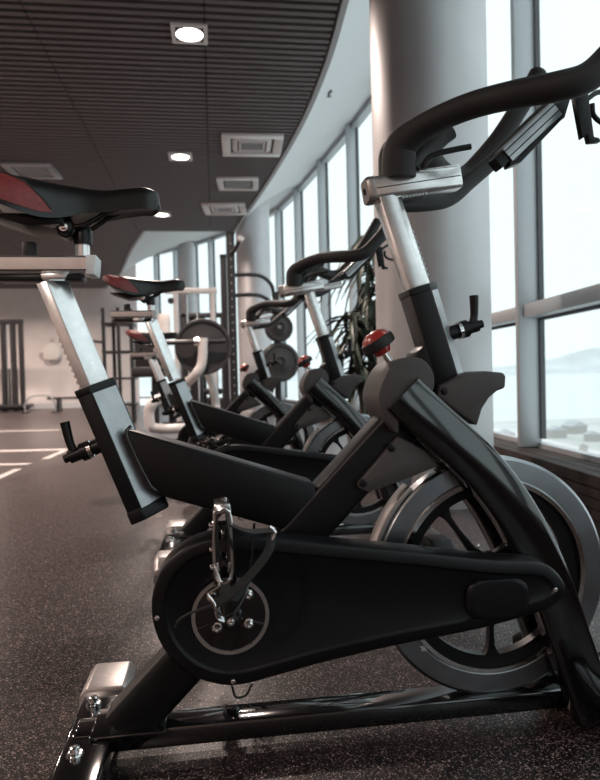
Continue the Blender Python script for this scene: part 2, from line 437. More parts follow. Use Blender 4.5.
for x, y in ((-1.9, -2.4), (-4.8, -2.2), (-3.3, 2.1), (-3.4, 4.76), (-3.6, 7.37), (-4.0, 9.96), (-4.6, 12.6), (-6.6, 7.37), (-6.6, 9.96), (-6.6, 12.6), (-6.2, 15.6), (-3.9, 15.6)):  # unseen lamps added to brighten the walls and the bike's metal faces
    downlight(x, y, 'unseen downlight added to the slatted ceiling to brighten the room', 'added ceiling downlights out of sight')
def cassette(x, y, s, rz, label, slots=True, fm='ac_white'):
    t = empty('air_conditioner', (x, y, ZC), rz); tag(t, label, 'air conditioner')
    h = s/2; bm = bmesh.new(); f = .085*s/.6
    for dx, dy, sx, sy in ((0, h-f/2, s, f), (0, -h+f/2, s, f), (h-f/2, 0, f, s-2*f), (-h+f/2, 0, f, s-2*f)): add_box(bm, (dx, dy, -.015), (sx, sy, .03))
    finish('frame', bm, fm, t, 35, .006)
    box('backing', (0, 0, -.006), (s-.02, s-.02, .006), 'ac_grille', t)
    if slots:
        for a in range(4):
            q = R_(90*a); rr = Matrix.Rotation(q, 3, 'Z')
            box('louver', rr @ Vector((0, h-f-.045*s/.6, -.018)), (s-2*f-.10, .05*s/.6, .012), 'ac_white', t, .004, rr @ Matrix.Rotation(R_(18), 3, 'X'))
    g = s-2*f-.19*s/.6 if slots else s-2*f-.03
    if slots:
        bm = bmesh.new()
        for dx, dy, sx, sy in ((0, g/2, g+.02, .02), (0, -g/2, g+.02, .02), (g/2, 0, .02, g), (-g/2, 0, .02, g)): add_box(bm, (dx, dy, -.02), (sx, sy, .024))
        finish('grille_frame', bm, 'ac_white', t)
    n = 9
    for k in range(n): box('grille_slat', (0, -g/2+g*(k+.5)/n, -.016), (g-.01, g/n*.45, .008), 'trim_grey', t)
cassette(.47, 6.95, .64, R_(-2), 'large ceiling air conditioning cassette with four louvres around a grille')
cassette(.37, 8.33, .52, R_(-4), 'square ceiling grille between the two louvred cassettes', False)
cassette(.22, 9.58, .62, R_(-6), 'louvred ceiling cassette closest to the round column at the ceiling step')
cassette(-2.06, 7.95, .55, R_(-2), 'flat square ceiling vent above the red and black saddle', False, 'trim_grey')
t = lathe('sprinkler_head', [(0, 0), (.035, 0), (.035, -.012), (.012, -.02), (.010, -.05), (.025, -.055), (0, -.06)], (0, 0, 0), (0, 0, 1), 'gasket', None, 14)
p = on_z(329, 97, 3.46); t.location = (p.x, p.y, 3.52)
tag(t, 'small dark sprinkler head on the white curved soffit', 'sprinkler')

# ================================================================== OUTSIDE
box('snowy_shore', (150, 160, -26), (500, 300, 2), 'snow_ground')['kind'] = 'structure'
bm = bmesh.new(); bm.faces.new([bm.verts.new(v) for v in ((-2500, 290, -25.2), (6000, 290, -25.2), (6000, 6000, -25.2), (-2500, 6000, -25.2))])
struct(finish('sea', bm, 'water'))
def ridge(name, pts, y, depth, label):
    bm = bmesh.new(); f = []; 
    for x, h in pts:
        f.append((bm.verts.new((x, y, -26)), bm.verts.new((x+random.uniform(-8, 8), y+depth*.45, -26+h)), bm.verts.new((x, y+depth, -26))))
    for a, b in zip(f, f[1:]):
        bm.faces.new((a[0], b[0], b[1], a[1])); bm.faces.new((a[1], b[1], b[2], a[2]))
    bmesh.ops.subdivide_edges(bm, edges=bm.edges, cuts=2, use_grid_fill=True, fractal=.12, seed=3)
    return struct(finish(name, bm, 'hill', None, 60))
ridge('far_hills', [(-600, 25), (0, 40), (500, 60), (1000, 70), (1400, 60), (1700, 52), (2000, 90), (2250, 150), (2450, 175), (2700, 150), (3200, 200), (4200, 150)], 3200, 900, '')
def hut(px, d, w_, h_, label):
    p = on_z(px, 405, -25); dirn = Vector((p.x, p.y, 0)).normalized(); c = dirn*d
    t = empty('distant_building', (c.x, c.y, -25)); t.rotation_euler = (0, 0, random.uniform(-.4, .4)); tag(t, label, 'building')
    box('wall', (0, 0, h_/2), (w_, w_*.7, h_), 'far_wall_paint', t)
    prism('roof', [(-w_*.55, h_), (w_*.55, h_), (0, h_+w_*.25)], -w_*.4, w_*.4, 'far_roof', t)
hut(556, 260, 6, 3, 'low distant building on the shore beside the window mullion')
hut(574, 280, 8, 3, 'wide distant building on the snowy shore')
hut(592, 250, 5, 2.5, 'small distant hut at the outer end of the shore')
hut(505, 240, 6, 3.5, 'distant building seen between the column and the mullion')
def far_tree(px, d, h_, label):
    p = on_z(px, 405, -25); c = Vector((p.x, p.y, 0)).normalized()*d
    t = empty('distant_tree', (c.x, c.y, -25)); tag(t, label, 'tree', 'bare trees on the shore')
    tube('trunk', [(0, 0, 0), (0, 0, h_*.6)], .25, 'far_tree', t, 0, 6)
    bm = bmesh.new(); bmesh.ops.create_icosphere(bm, subdivisions=2, radius=h_*.42)
    for v in bm.verts: v.co *= random.uniform(.75, 1.15); v.co.z += h_*.65
    finish('crown', bm, 'far_tree', t)
for px, d, h_ in ((548, 200, 3.4), (566, 190, 3), (583, 205, 3.6), (598, 185, 3), (612, 195, 3.4), (502, 200, 4), (513, 215, 3.4)):
    far_tree(px, d, h_, 'greyish bare tree on the snowy shore outside the window')

# ================================================================== GYM EQUIPMENT BEHIND THE BIKES
def pt(px, py, y): return on_y(px, py, y)
def rbar(name, a, b, wd, m, parent, bev=.006):
    a, b = Vector(a), Vector(b); bm = bmesh.new(); add_sweep(bm, [a, b], rrect(wd/2, wd/2, wd*.15, 2)); return finish(name, bm, m, parent)
def plate(c, axis, r, th, parent, m='plate_iron', name='weight_plate'):
    return lathe(name, [(.025, 0), (.06, 0), (.06, th*.9), (r*.55, th*.55), (r*.86, th*.55), (r*.9, th), (r*.985, th), (r, th*.8), (r, .1*th), (r*.985, 0), (r*.9, 0), (r*.86, th*.3), (.06, th*.3), (.025, 0)], c, axis, m, parent, 36)
# plate-loaded rack
RY = 7.0
x0 = pt(232, 300, RY).x; x1 = pt(277, 330, RY).x
t = empty('power_rack', (x0, RY, 0)); tag(t, 'black power rack with curved arms and pegs for weight plates', 'rack')
Q = lambda x, y, z: (x-x0, y-RY, z)
for (x, y, h, wd) in ((x0, RY, 2.24, .085), (x0-.075, RY+.55, 2.1, .07), (x1+.02, RY+.25, 1.62, .07)):
    u = rbar('upright', Q(x, y, 0), Q(x, y, h), wd, 'rack_black', t)
    box('upright_cap', Q(x, y, h+.012), (wd+.01, wd+.01, .03), 'rubber', t, .004)
bm = bmesh.new()
for k in range(22): add_lathe(bm, [(0, 0), (.008, 0), (.008, .004), (0, .004)], Q(x0, RY-.044, .35+k*.085), (0, -1, 0), 8)
tag(finish('hole_row', bm, 'trim_grey', t), kind='stuff')
for z in (1.80, 1.58):
    tube('arm', [Q(x0, RY, z), Q(x0+.2, RY+.02, z+.01), Q(x1-.14, RY+.1, z), Q(x1-.03, RY+.2, z-.08), Q(x1+.0, RY+.24, z-.22)], .022, 'rack_black', t)
tube('peg', [Q(x0, RY-.03, 2.02), Q(x0+.05, RY-.15, 2.06), Q(x0+.09, RY-.3, 2.12)], .022, 'rack_black', t, 3)
lathe('peg_cap', [(0, 0), (.032, .0), (.036, .03), (0, .045)], Q(x0+.09, RY-.3, 2.12), (.3, -.8, .4), 'tube_white', t, 14)
rbar('base_rail', Q(x0-.04, RY-.3, .04), Q(x0-.04, RY+1.0, .04), .08, 'rack_black', t); rbar('base_rail', Q(x1+.02, RY-.3, .04), Q(x1+.02, RY+1.0, .04), .08, 'rack_black', t)
rbar('cross_rail', Q(x0, RY+.2, .06), Q(x1, RY+.2, .06), .07, 'rack_black', t)
PEGS = [(on_y(282, 362, RY).z, .222, 'large black weight plate on the lowest rack peg'), (on_y(284, 327, RY).z, .16, 'smaller black weight plate on the upper rack peg')]
for z, r, lb in PEGS:
    tube('plate_peg', [Q(x1+.02, RY+.22, z), Q(x1+.03, RY-.03, z)], .023, 'chrome', t, 0)
    o = plate((0, 0, 0), (.12, -1, 0), r, .045, None); o.location = (x1+.03, RY+.14, z); tag(o, lb, 'weight plate')
    o = plate((0, 0, 0), (.12, -1, 0), r*.9, .04, None); o.location = (x1+.03, RY+.09, z); tag(o, lb.replace('weight plate', 'outer weight plate'), 'weight plate')

# plate-loaded press with pale bent tubes
MYY = 6.3
def MP(px, py, dy=0): v = pt(px, py, MYY+dy); return Vector((v.x-MX, v.y-MYY, v.z))
MX = pt(190, 400, MYY).x
t = empty('press_machine', (MX, MYY, 0)); tag(t, 'pale tubular press machine with a black pad and loading bar', 'gym machine')
tube('frame_tube', [MP(203, 338, -.2), MP(202, 362, -.2), MP(196, 374, -.2), MP(186, 383, -.1), MP(172, 389, 0)], .045, 'tube_white', t)
tube('frame_tube', [MP(205, 366, .2), MP(211, 380, .2), MP(215, 398, .15), MP(218, 428, .1)], .042, 'tube_white', t)
tube('foot_tube', [MP(150, 427, -.4), MP(149, 412, -.4), MP(153, 403, -.4), MP(160, 399, -.3), MP(172, 398, 0)], .048, 'tube_white', t)
tube('foot_tube', [MP(149, 427, -.4), MP(165, 429, -.35), MP(185, 428, -.3), MP(216, 426, .1)], .045, 'tube_white', t, 4)
tube('loading_bar', [MP(160, 343, -.25), MP(225, 341, -.15)], .024, 'rack_black', t, 0)
lathe('collar', [(.024, 0), (.04, 0), (.04, .05), (.024, .05)], MP(194, 342, -.2), (1, 0, .02), 'chrome', t, 16)
box('seat_pad', MP(155, 372, .1), (.42, .36, .10), 'upholstery', t, .03)
box('back_pad', MP(150, 352, .35), (.30, .10, .42), 'upholstery', t, .03)
tube('seat_post', [MP(155, 376, .1), MP(156, 428, .1)], .035, 'rack_black', t, 0)
tube('post', [MP(172, 388, .1), MP(173, 428, .1)], .04, 'rack_black', t, 0)
o = plate((0, 0, 0), (.10, -1, .0), .27, .05, None); o.location = pt(203, 347, MYY-.05); tag(o, 'big dark round weight plate loaded on the pale press machine', 'weight plate')

# white cable tower far behind
TY = 9.5
TX = pt(190, 350, TY).x
t = empty('cable_tower', (TX, TY, 0)); tag(t, 'white cable tower with a dark weight stack near the far windows', 'gym machine')
def TP(px, py, dy=0): v = pt(px, py, TY+dy); return Vector((v.x-TX, v.y-TY, v.z))
top = TP(176, 291).z
for px, dy in ((177, 0), (214, 0)): 
    b = TP(px, 350, dy); rbar('upright', (b.x, b.y, 0), (b.x, b.y, top), .07, 'tube_white', t)
a, b = TP(168, 290), TP(217, 294); rbar('top_beam', (a.x-.05, a.y, top), (b.x, b.y, top), .08, 'tube_white', t)
c = TP(193, 350); box('weight_stack', (c.x, c.y+.15, .75), (.26, .2, 1.3), 'rack_black', t, .01)
for k in (-.07, .07): tube('guide_rod', [(c.x+k, c.y+.05, .05), (c.x+k, c.y+.05, top)], .012, 'chrome', t, 0)
lathe('pulley', [(0, 0), (.045, 0), (.045, .03), (0, .03)], (TP(171, 300).x, -.05, top-.15), (0, -1, 0), 'rack_black', t, 20)
box('base', (c.x, 0, .04), (b.x-a.x+.2, .6, .08), 'rack_black', t, .01)
lathe('head_roll', [(0, -.17), (.08, -.17), (.09, -.12), (.09, .12), (.08, .17), (0, .17)], TP(164, 326), (0, .3, 1), 'towel', t, 18)
# second machine stack, dark
t = empty('weight_stack_machine', (pt(205, 390, 10.6).x, 10.6, 0)); tag(t, 'dark cable machine standing right of the white cable tower', 'gym machine')
for dx in (-.32, .32): rbar('upright', (dx, 0, 0), (dx, 0, 1.75), .08, 'rack_black', t)
rbar('top_beam', (-.36, 0, 1.72), (.36, 0, 1.72), .08, 'rack_black', t)
box('shroud', (-.12, .1, .95), (.30, .18, 1.5), 'upholstery', t, .02); box('base', (0, .1, .03), (.9, .7, .06), 'rack_black', t, .01)
box('seat_pad', (.1, -.35, .48), (.36, .36, .09), 'upholstery', t, .03); rbar('seat_post', (.1, -.35, 0), (.1, -.35, .45), .06, 'rack_black', t)

# black storage rack behind the second saddle
SY = 10.5
SX = pt(117, 390, SY).x
t = empty('storage_rack', (SX, SY, 0)); tag(t, 'tall black open storage rack in front of the pale back wall', 'rack')
for dx, dy in ((-.18, 0), (.05, 0), (.24, .05), (-.10, .5), (.2, .5)): rbar('upright', (dx, dy, 0), (dx, dy, 1.85-dy*.3), .055, 'rack_black', t)
for z in (.3, .72, 1.15, 1.6):
    box('shelf', (.03, .25, z), (.5, .5, .035), 'rack_black', t, .004)
rbar('hook_arm', (-.18, 0, 1.3), (-.34, -.1, 1.32), .04, 'rack_black', t)

# black functional trainer against the back wall
AY = 16.6
AX = pt(10, 390, AY).x
t = empty('functional_trainer', (AX, AY, 0)); tag(t, 'black upright cable trainer standing against the pale back wall', 'gym machine')
for dx in (-.9, -.35, -.12, .12, .30): rbar('upright', (dx, 0, 0), (dx, 0, 2.25), .11, 'rack_black', t)
rbar('top_beam', (-1.0, 0, 2.2), (.36, 0, 2.2), .12, 'rack_black', t)
box('weight_stack', (0, .1, .55), (.3, .2, 1.0), 'plate_iron', t, .01); box('base', (-.3, 0, .12), (1.5, .8, .08), 'rack_black', t, .01)
for dx in (-.04, .04): tube('guide_rod', [(dx, .0, .1), (dx, 0, 2.15)], .015, 'chrome', t, 0)
box('foot', (-.3, 0, .06), (1.4, .5, .06), 'rubber', t)
# wall dispenser
p = on_y(52, 352, 17.95)
t = empty('wall_dispenser', (p.x, 18.0, p.z-.25)); tag(t, 'small white rounded dispenser mounted on the pale back wall', 'dispenser')
bm = bmesh.new(); add_prism(bm, smooth2d([(-.15, .05), (.15, .05), (.24, .2), (.2, .42), (.05, .5), (-.12, .42), (-.2, .22)], 4), -.2, 0); finish('body', bm, 'towel', t, 35, .03)
box('nozzle', (-.22, -.12, .2), (.16, .08, .07), 'trim_grey', t, .02); lathe('cap', [(0, 0), (.06, 0), (.04, .12), (0, .13)], (.02, -.1, .48), (0, 0, 1), 'floor_paint', t, 14)
# low hoop and rail near the wall
p = on_z(40, 408, 0)
HX, HY = pt(40, 400, 15.2).x, 15.2
t = empty('parallette_bar', (HX, HY, 0)); tag(t, 'low silver hoop bar on the floor before the back wall', 'gym bar')
tube('hoop', [(-.32, 0, 0), (-.33, 0, .18), (-.22, 0, .36), (0, 0, .40), (.22, 0, .36), (.33, 0, .18), (.32, 0, 0)], .02, 'trim_grey', t)
for s in (-.32, .32): box('foot', (s, 0, .012), (.06, .4, .024), 'rubber', t)
p0, p1 = on_y(60, 397, 16.0), on_y(84, 395, 16.0)
t = empty('floor_barbell', ((p0.x+p1.x)/2, 16.0, 0)); tag(t, 'dark barbell on short stands before the pale back wall', 'barbell')
hl = (p1.x-p0.x)/2+.3
tube('shaft', [(-hl, 0, .30), (hl, 0, .30)], .03, 'rack_black', t, 0)
for s in (-.3, .3): box('stand', (s, 0, .14), (.06, .3, .28), 'rack_black', t)

# dark leafy plant by the pillar
PX, PY = pt(368, 400, 4.75).x, 4.75
t = empty('potted_plant', (PX, PY, 0)); tag(t, 'tall dark leafy plant by the round pillar and windows', 'plant')
lathe('pot', [(0, 0), (.14, 0), (.18, .34), (.185, .36), (.165, .36), (.16, .32), (0, .32)], (0, 0, 0), (0, 0, 1), 'pot', t, 28)
stems = [[(0, 0, .3), (.02, 0, .8), (.03, .02, 1.3), (.04, 0, 1.72)], [(.04, .03, .3), (.10, .02, .7), (.12, 0, 1.15), (.10, 0, 1.5)], [(-.03, -.02, .3), (-.07, 0, .62), (-.10, .02, .92), (-.12, 0, 1.15)]]
leafm = None
bm = bmesh.new()
N = 7
for k in range(N+1):
    q = k/N; wv = .017*math.sin(math.pi*min(1, q*.93+.07))**.8; 
    z = .10*q - .34*q*q; xx = .26*q
    a = bm.verts.new((xx, -wv, z+.010)); b = bm.verts.new((xx, 0, z)); c = bm.verts.new((xx, wv, z+.010))
    if k:
        bm.faces.new((pa, a, b, pb)); bm.faces.new((pb, b, c, pc))
    pa, pb, pc = a, b, c
leaf0 = finish('leaf', bm, 'leaf', t, 60)
first = True
for st in stems:
    tube('stem', st, .018, 'stem', t, 4, 8, (1, .6))
    path = catmull(st, 12)
    for k, p in enumerate(path):
        q = k/len(path)
        if q < .25: continue
        for j in range(3):
            o = leaf0 if first else leaf0.copy()
            if not first: COL.objects.link(o)
            first = False
            o.parent = t; o.location = p; s = random.uniform(.75, 1.25)
            o.rotation_euler = (random.uniform(-.3, .3), random.uniform(-.35, .55), random.uniform(0, 6.28)); o.scale = (s, s*1.1, s)

# ================================================================== SPIN BIKES
def V(px, py, y=0.0): return L3(px, py, y)
def dist_px(p, q, y=0.0): return (V(*p, y)-V(*q, y)).length
POST, SEAT, HPOST, BARS, CRANK = [], [], [], [], []
def build_bike():
    t = empty('spin_bike', (XB, YB, 0))
    # ---- floor frame
    za, zb = .028, .066
    xr, xfr = L(75, 735)[0], L(594, 720)[0]
    box('base_bar', ((xr+xfr)/2, 0, (za+zb)/2), (xfr-xr, .066, zb-za), 'gloss_black', t, .007)
    def crossbar(x, front):
        bm = bmesh.new(); add_box(bm, (x, -.04, .042), (.085, .56, .040)); o = finish('crossbar', bm, 'gloss_black', t, 35, .008)
        for s in (-1, 1):
            b2 = bmesh.new()
            prof = [(-.050, .012), (-.050, .054), (-.036, .070), (.036, .070), (.050, .054), (.050, .012)]
            vs0 = [b2.verts.new((x+a, s*(.135 if s > 0 else .25), z)) for a, z in prof]; vs1 = [b2.verts.new((x+a, s*(.255 if s > 0 else .33), z*.98)) for a, z in prof]
            vs2 = [b2.verts.new((x+a*.92, s*(.305 if s > 0 else .375), .012+(z-.012)*.45)) for a, z in prof]
            for A, B in ((vs0, vs1), (vs1, vs2)):
                for i in range(6): b2.faces.new((A[i], A[(i+1) % 6], B[(i+1) % 6], B[i]))
            b2.faces.new(vs0[::-1]); b2.faces.new(vs2)
            c = finish('end_cap', b2, 'satin_black' if front else 'cap_silver', o, 35, .004)
            lathe('foot', [(0, 0), (.030, 0), (.034, .012), (.026, .018), (0, .018)], (x, s*.235, 0), (0, 0, 1), 'rubber', o, 18)
        for s in (-.085, .085):
            lathe('washer', [(0, 0), (.015, 0), (.015, .003), (0, .003)], (x-.012, s, .062), (0, 0, 1), 'chrome', o, 16)
            bolt((x-.012, s, .064), (0, 0, 1), .009, 'chrome', o, h=.014)
        return o
    crossbar(xr+.03, False); crossbar(xfr+.02, True)
    # ---- main diagonal tube, seat beam
    ax, az = L(82, 772); hx, hz = L(412, 408)
    d = Vector((hx-ax, 0, hz-az)); dn = d.normalized(); nn = Vector((-dn.z, 0, dn.x))
    a0 = Vector((ax, 0, az))
    zcut = .058
    k = (zcut-a0.z)/dn.z; a0 = a0+dn*(k+.02)
    hw = .041
    bm = bmesh.new(); add_sweep(bm, [a0-dn*.015, Vector((hx, 0, hz))], rrect(hw, .036, .012), binormal=(0, 1, 0)); finish('main_tube', bm, 'satin_black', t, 40)
    box('foot_plate', (a0.x, 0, .066), (.13, .10, .008), 'gloss_black', t, .003)
    sb = [L(*p) for p in ((122, 424), (200, 446), (310, 480), (318, 524), (288, 532), (163, 495), (140, 486))]
    bm = bmesh.new()
    A, B = V(128, 458), V(318, 508)
    add_prism(bm, [L(*p) for p in ((125, 432), (130, 428), (312, 481), (322, 530), (290, 528), (162, 493), (152, 488))], -.0345, .0345); finish('seat_beam', bm, 'satin_black', t, 35, .012, 3)
    bm = bmesh.new(); dd = (B-A).normalized()
    add_sweep(bm, [V(131, 426, -.030), V(126, 431, -.0345), V(127, 437, -.0355), V(139, 464, -.0355), V(151, 487, -.0345), V(160, 493, -.030)], circ(.0032, 8)); finish('weld_bead', bm, 'gloss_black', t, 60)
    # ---- fork, two legs
    fp = [(400, 393), (412, 405), (450, 439), (482, 471), (511, 510), (535, 555), (550, 592), (563, 630), (578, 672), (592, 712)]
    for s in (-1, 1):
        path = catmull([Vector((V(px, py, -.05).x, s*.055, V(px, py, -.05).z)) for px, py in fp], 5)
        bm = bmesh.new(); add_sweep(bm, path, rrect(.041, .024, .010), binormal=(0, 1, 0)); finish('fork_leg', bm, 'gloss_black', t, 40)
    q = V(592, 712); box('fork_foot', (q.x+.01, 0, .075), (.13, .15, .02), 'gloss_black', t, .005)
    # ---- head casing, gusset, front guard
    hc = [(397, 434), (386, 420), (378, 398), (385, 375), (396, 362), (411, 357), (424, 361), (432, 373), (433, 388), (426, 398), (410, 410), (399, 420)]
    prism('head_casing', smooth2d([L(*p, -.06) for p in hc], 4), -.066, .066, 'grey_plastic', t, .014, 3)
    gp = [(399, 436), (358, 484), (359, 489), (366, 492), (378, 490), (410, 478), (440, 466), (425, 450)]
    g = prism('gusset_plate', [L(*p, -.05) for p in gp], -.050, .050, 'grey_plastic', t, .006)
    for p in ((391.5, 448), (363, 483)): bolt(V(*p, -.05), (0, -1, 0), .0055, 'sleeve_black', g)
    fg = [(437, 397), (440, 386), (452, 380), (465, 373), (485, 371), (503, 372.5), (506, 376), (505, 388), (497, 391), (489, 398), (482, 409), (477, 426), (462, 416)]
    g = prism('front_guard', [L(*p, -.05) for p in fg], -.052, .052, 'grey_plastic', t, .006, 3)
    bolt(V(444, 391, -.052), (0, -1, 0), .0055, 'sleeve_black', g)
    wb = [(410, 372), (416, 352), (424, 345), (438, 343), (446, 352), (462, 388), (440, 398)]
    prism('neck_block', [L(*p, -.03) for p in wb], -.032, .032, 'sleeve_black', t, .006)
    # ---- resistance knob
    k0, k1 = V(401, 380), V(372, 333); ax_ = (k1-k0).normalized(); kc = V(381, 348)
    sh = tube('knob_shaft', [k0, kc], .0068, 'chrome', t, 0, 14)
    kn = lathe('resistance_knob', [(0, -.012), (.015, -.012), (.019, -.004), (.021, .002), (.030, .004), (.031, .018), (.028, .022), (.024, .028), (.014, .034), (0, .036)], kc, ax_, 'red_plastic', t, 28)
    lathe('grip_ring', [(.028, .000), (.0325, .002), (.0338, .010), (.0325, .019), (.028, .021)], kc, ax_, 'rubber', kn, 22)
    # ---- seat sleeve, post, slider
    A, B = V(97, 386), V(149, 508); wd = .066; tt = (B-A).normalized()
    # normal (a axis) = b x t with b=+y : points towards -x/front? use sign check
    def post_section(w_, f_, hb, hs, front_narrow):
        s = 1 if front_narrow else -1
        return [(s*.5*w_, -hs), (s*.5*w_, hs), (s*f_*w_, hb), (-s*.5*w_, hb), (-s*.5*w_, -hb), (s*f_*w_, -hb)]
    nrm = Vector((0, 1, 0)).cross(tt); sgn = 1 if nrm.x > 0 else -1
    def sect(w_, f_, hb, hs, front_narrow):
        return [(a*sgn, b) for a, b in post_section(w_, f_, hb, hs, front_narrow)]
    bm = bmesh.new(); add_sweep(bm, [A, B], sect(wd, -.12, .033, .005, True), binormal=(0, 1, 0))
    ss = finish('seat_sleeve', bm, 'sleeve_black', t, 25, .002)
    # brushed slanted front faces of a sleeve
    def front_faces(A, B, tt, nrm, sgn, wd, f_, hb, hs, parent):
        for s in (-1, 1):
            a0, a1 = A+nrm*sgn*(f_*wd+.0015), A+nrm*sgn*(.5*wd-.0015); ln_ = (B-A).length
            q0, q1 = a0+Vector((0, s*(hb-.0004), 0)), a1+Vector((0, s*(hs+.0004), 0))
            out = Vector((0, s, 0))*(.5-f_)*wd+nrm*sgn*(hb-hs); out = out.normalized()*.0012
            vs = [q0+tt*.011, q1+tt*.011, q1+tt*(ln_-.010), q0+tt*(ln_-.010)]
            bm = bmesh.new(); poly_faces(bm, [v+out for v in vs]+[v-out for v in vs], [(0, 1, 2, 3), (7, 6, 5, 4), (0, 4, 5, 1), (1, 5, 6, 2), (2, 6, 7, 3), (3, 7, 4, 0)])
            finish('front_face', bm, 'brushed_dark', parent)
    front_faces(A, B, tt, nrm, sgn, wd, -.12, .033, .005, ss)
    bm = bmesh.new(); add_sweep(bm, [A-tt*.004, A+tt*.010], sect(wd+.002, -.12, .0345, .006, True), binormal=(0, 1, 0)); finish('sleeve_collar', bm, 'sleeve_black', ss, 25, .002)
    bm = bmesh.new(); add_sweep(bm, [B-tt*.012, B+tt*.012], sect(wd+.003, -.12, .0350, .007, True), binormal=(0, 1, 0)); finish('sleeve_foot', bm, 'sleeve_black', ss, 25, .003)
    P0, P1 = V(53, 281), A+tt*.05; pw = .048
    bm = bmesh.new(); add_sweep(bm, [P0, P1], sect(pw, -.12, .024, .003, True), binormal=(0, 1, 0))
    po = finish('seat_post', bm, 'silver', t, 25, .0015); POST.append(po)
    bm = bmesh.new(); pt_ = (P1-P0).normalized(); L_ = (P1-P0).length
    for k in range(11):
        c = P0+pt_*(L_*(.42+.045*k))-nrm*sgn*(pw/2-.0005)
        add_lathe(bm, [(0, -.0225), (.0042, -.0225), (.0042, .0225), (0, .0225)], c, (0, 1, 0), 10)
    finish('height_teeth', bm, 'silver', po)
    # lever on the rear of the sleeve
    def lever(c, out, up, parent, flip=1):
        kn = lathe('lock_boss', [(0, -.004), (.014, -.004), (.014, .018), (.010, .020), (.010, .026), (.017, .028), (.017, .040), (.010, .042), (0, .042)], c, out, 'sleeve_black', parent, 18)
        lathe('lock_ring', [(.0105, .020), (.0165, .0205), (.0165, .0275), (.0105, .028)], c, out, 'chrome', kn, 18)
        e = Vector(c)+Vector(out).normalized()*.036
        o2 = Vector(out).normalized(); u2 = Vector(up).normalized()
        tube('lever_hub', [e, e+o2*.026], .0125, 'sleeve_black', kn, 0, 14)
        tube('lever_tip', [e+o2*.026, e+o2*.036], .008, 'sleeve_black', kn, 0, 12)
        tube('lever_arm', [e+o2*.014, e+o2*.016+u2*.022, e+o2*.010+u2*.062], .0085, 'sleeve_black', kn, 4, 12, (1, .9, 1.05))
    lever(V(103, 444, -.002), V(70, 457, -.002)-V(103, 444, -.002), V(66, 430)-V(76, 453), ss)
    # ---- seat slider + saddle
    s0, s1 = V(-62, 268), V(97, 266)
    zt, zbm = V(0, 258).z, V(0, 276).z
    sl = empty('seat_slider', (0, 0, 0)); sl.parent = t; bpy.data.objects.remove(sl)
    xa, xb_ = V(-6, 268).x, V(90, 266).x
    zc = (zt+zbm)/2; hh = (zt-zbm)/2
    bm = bmesh.new(); 
    add_sweep(bm, [(xa, 0, zc), (xb_, 0, zc)], [(a, b) for a, b in ((hh, -.021), (hh, .021), (hh*.72, .026), (-hh*.75, .027), (-hh, .025), (-hh, -.025), (-hh*.75, -.027), (hh*.72, -.026))], binormal=(0, 1, 0)); so = finish('seat_slider', bm, 'silver', t, 20, .0015); SEAT.append(so)
    box('rail_groove', ((xa+xb_)/2, 0, zc-hh*.62), (xb_-xa-.004, .0545, .0025), 'sleeve_black', so)
    box('lower_rail', ((xa+xb_)/2+.0, 0, zc-hh-.006), (xb_-xa-.02, .040, .012), 'sleeve_black', so, .003)
    prism('end_plug', [(xb_-.004, zc-hh-.002), (xb_+.012, zc-hh-.002), (xb_+.014, zc-hh+.010), (xb_+.016, zc+hh+.001), (xb_-.004, zc+hh+.001)], -.027, .027, 'white_plastic', so, .003)
    p = V(62, 280); prism('slider_bracket', [(p.x-.028, p.z-.004), (p.x+.010, p.z-.004), (p.x+.018, p.z+.008), (p.x-.030, p.z+.008)], -.029, .029, 'silver', so, .003)
    lathe('slider_knob', [(0, 0), (.013, 0), (.013, .022), (.011, .025), (0, .025)], V(30, 257), (0, 0, 1), 'rubber', so, 18)
    c = V(83, 257); lathe('saddle_pin', [(0, 0), (.0125, 0), (.0125, .055), (0, .055)], c, (0, 0, 1), 'silver', so, 20)
    # saddle
    xn = V(160.5, 205).x; xbk = xn-.315; ln = xn-xbk
    top = [((V(px, 0).x-xbk)/ln, V(px, py).z) for px, py in ((-18, 178), (5, 180), (25, 182), (45, 185), (70, 188.5), (100, 191.5), (122, 189.5), (138, 188.5), (149, 191.5), (155, 196), (158.5, 201))]
    top = [(-.02, top[0][1]-.010)] + top + [(1.0, V(160, 206).z)]
    wtab = [(-.01, .030), (.03, .066), (.10, .088), (.2, .092), (.32, .080), (.45, .056), (.6, .036), (.8, .028), (.93, .024), (.97, .019), (.988, .013), (1.0, .005)]
    dtab = [(-.01, .006), (.04, .030), (.10, .050), (.22, .066), (.36, .074), (.48, .066), (.60, .050), (.75, .044), (.9, .043), (.955, .040), (.98, .032), (1.0, .012)]
    NT, NP = 44, 24
    def spt(q, ph, off=0.0):
        w_, dz, zt_ = spl(wtab, q), spl(dtab, q), spl(top, q)
        s, c = math.sin(ph), math.cos(ph)
        y = (w_+off)*math.copysign(abs(s)**.72, s); z = zt_+off-(dz+off)*(1-max(0, c)**.62)
        return Vector((xbk+ln*q, y, z))
    bm = bmesh.new(); rows = []
    for i in range(NT+1):
        q = 1-(1-i/NT)**1.25
        row = [bm.verts.new(spt(q, R_(-90+180*j/NP))) for j in range(NP+1)]
        w_, dz, zt_ = spl(wtab, q), spl(dtab, q), spl(top, q)
        for f in (.55, -.55): row.append(bm.verts.new((xbk+ln*q, w_*f, zt_-dz*.9)))
        rows.append(row)
    m = NP+3
    for a, b in zip(rows, rows[1:]):
        for j in range(m): bm.faces.new((a[j], a[(j+1) % m], b[(j+1) % m], b[j]))
    bm.faces.new(rows[0]); bm.faces.new(rows[-1][::-1])
    sd = finish('saddle', bm, 'black_leather', t, 60); SEAT.append(sd)
    RT_ = [(.02, 48), (.08, 30), (.2, 36), (.32, 54), (.44, 86)]
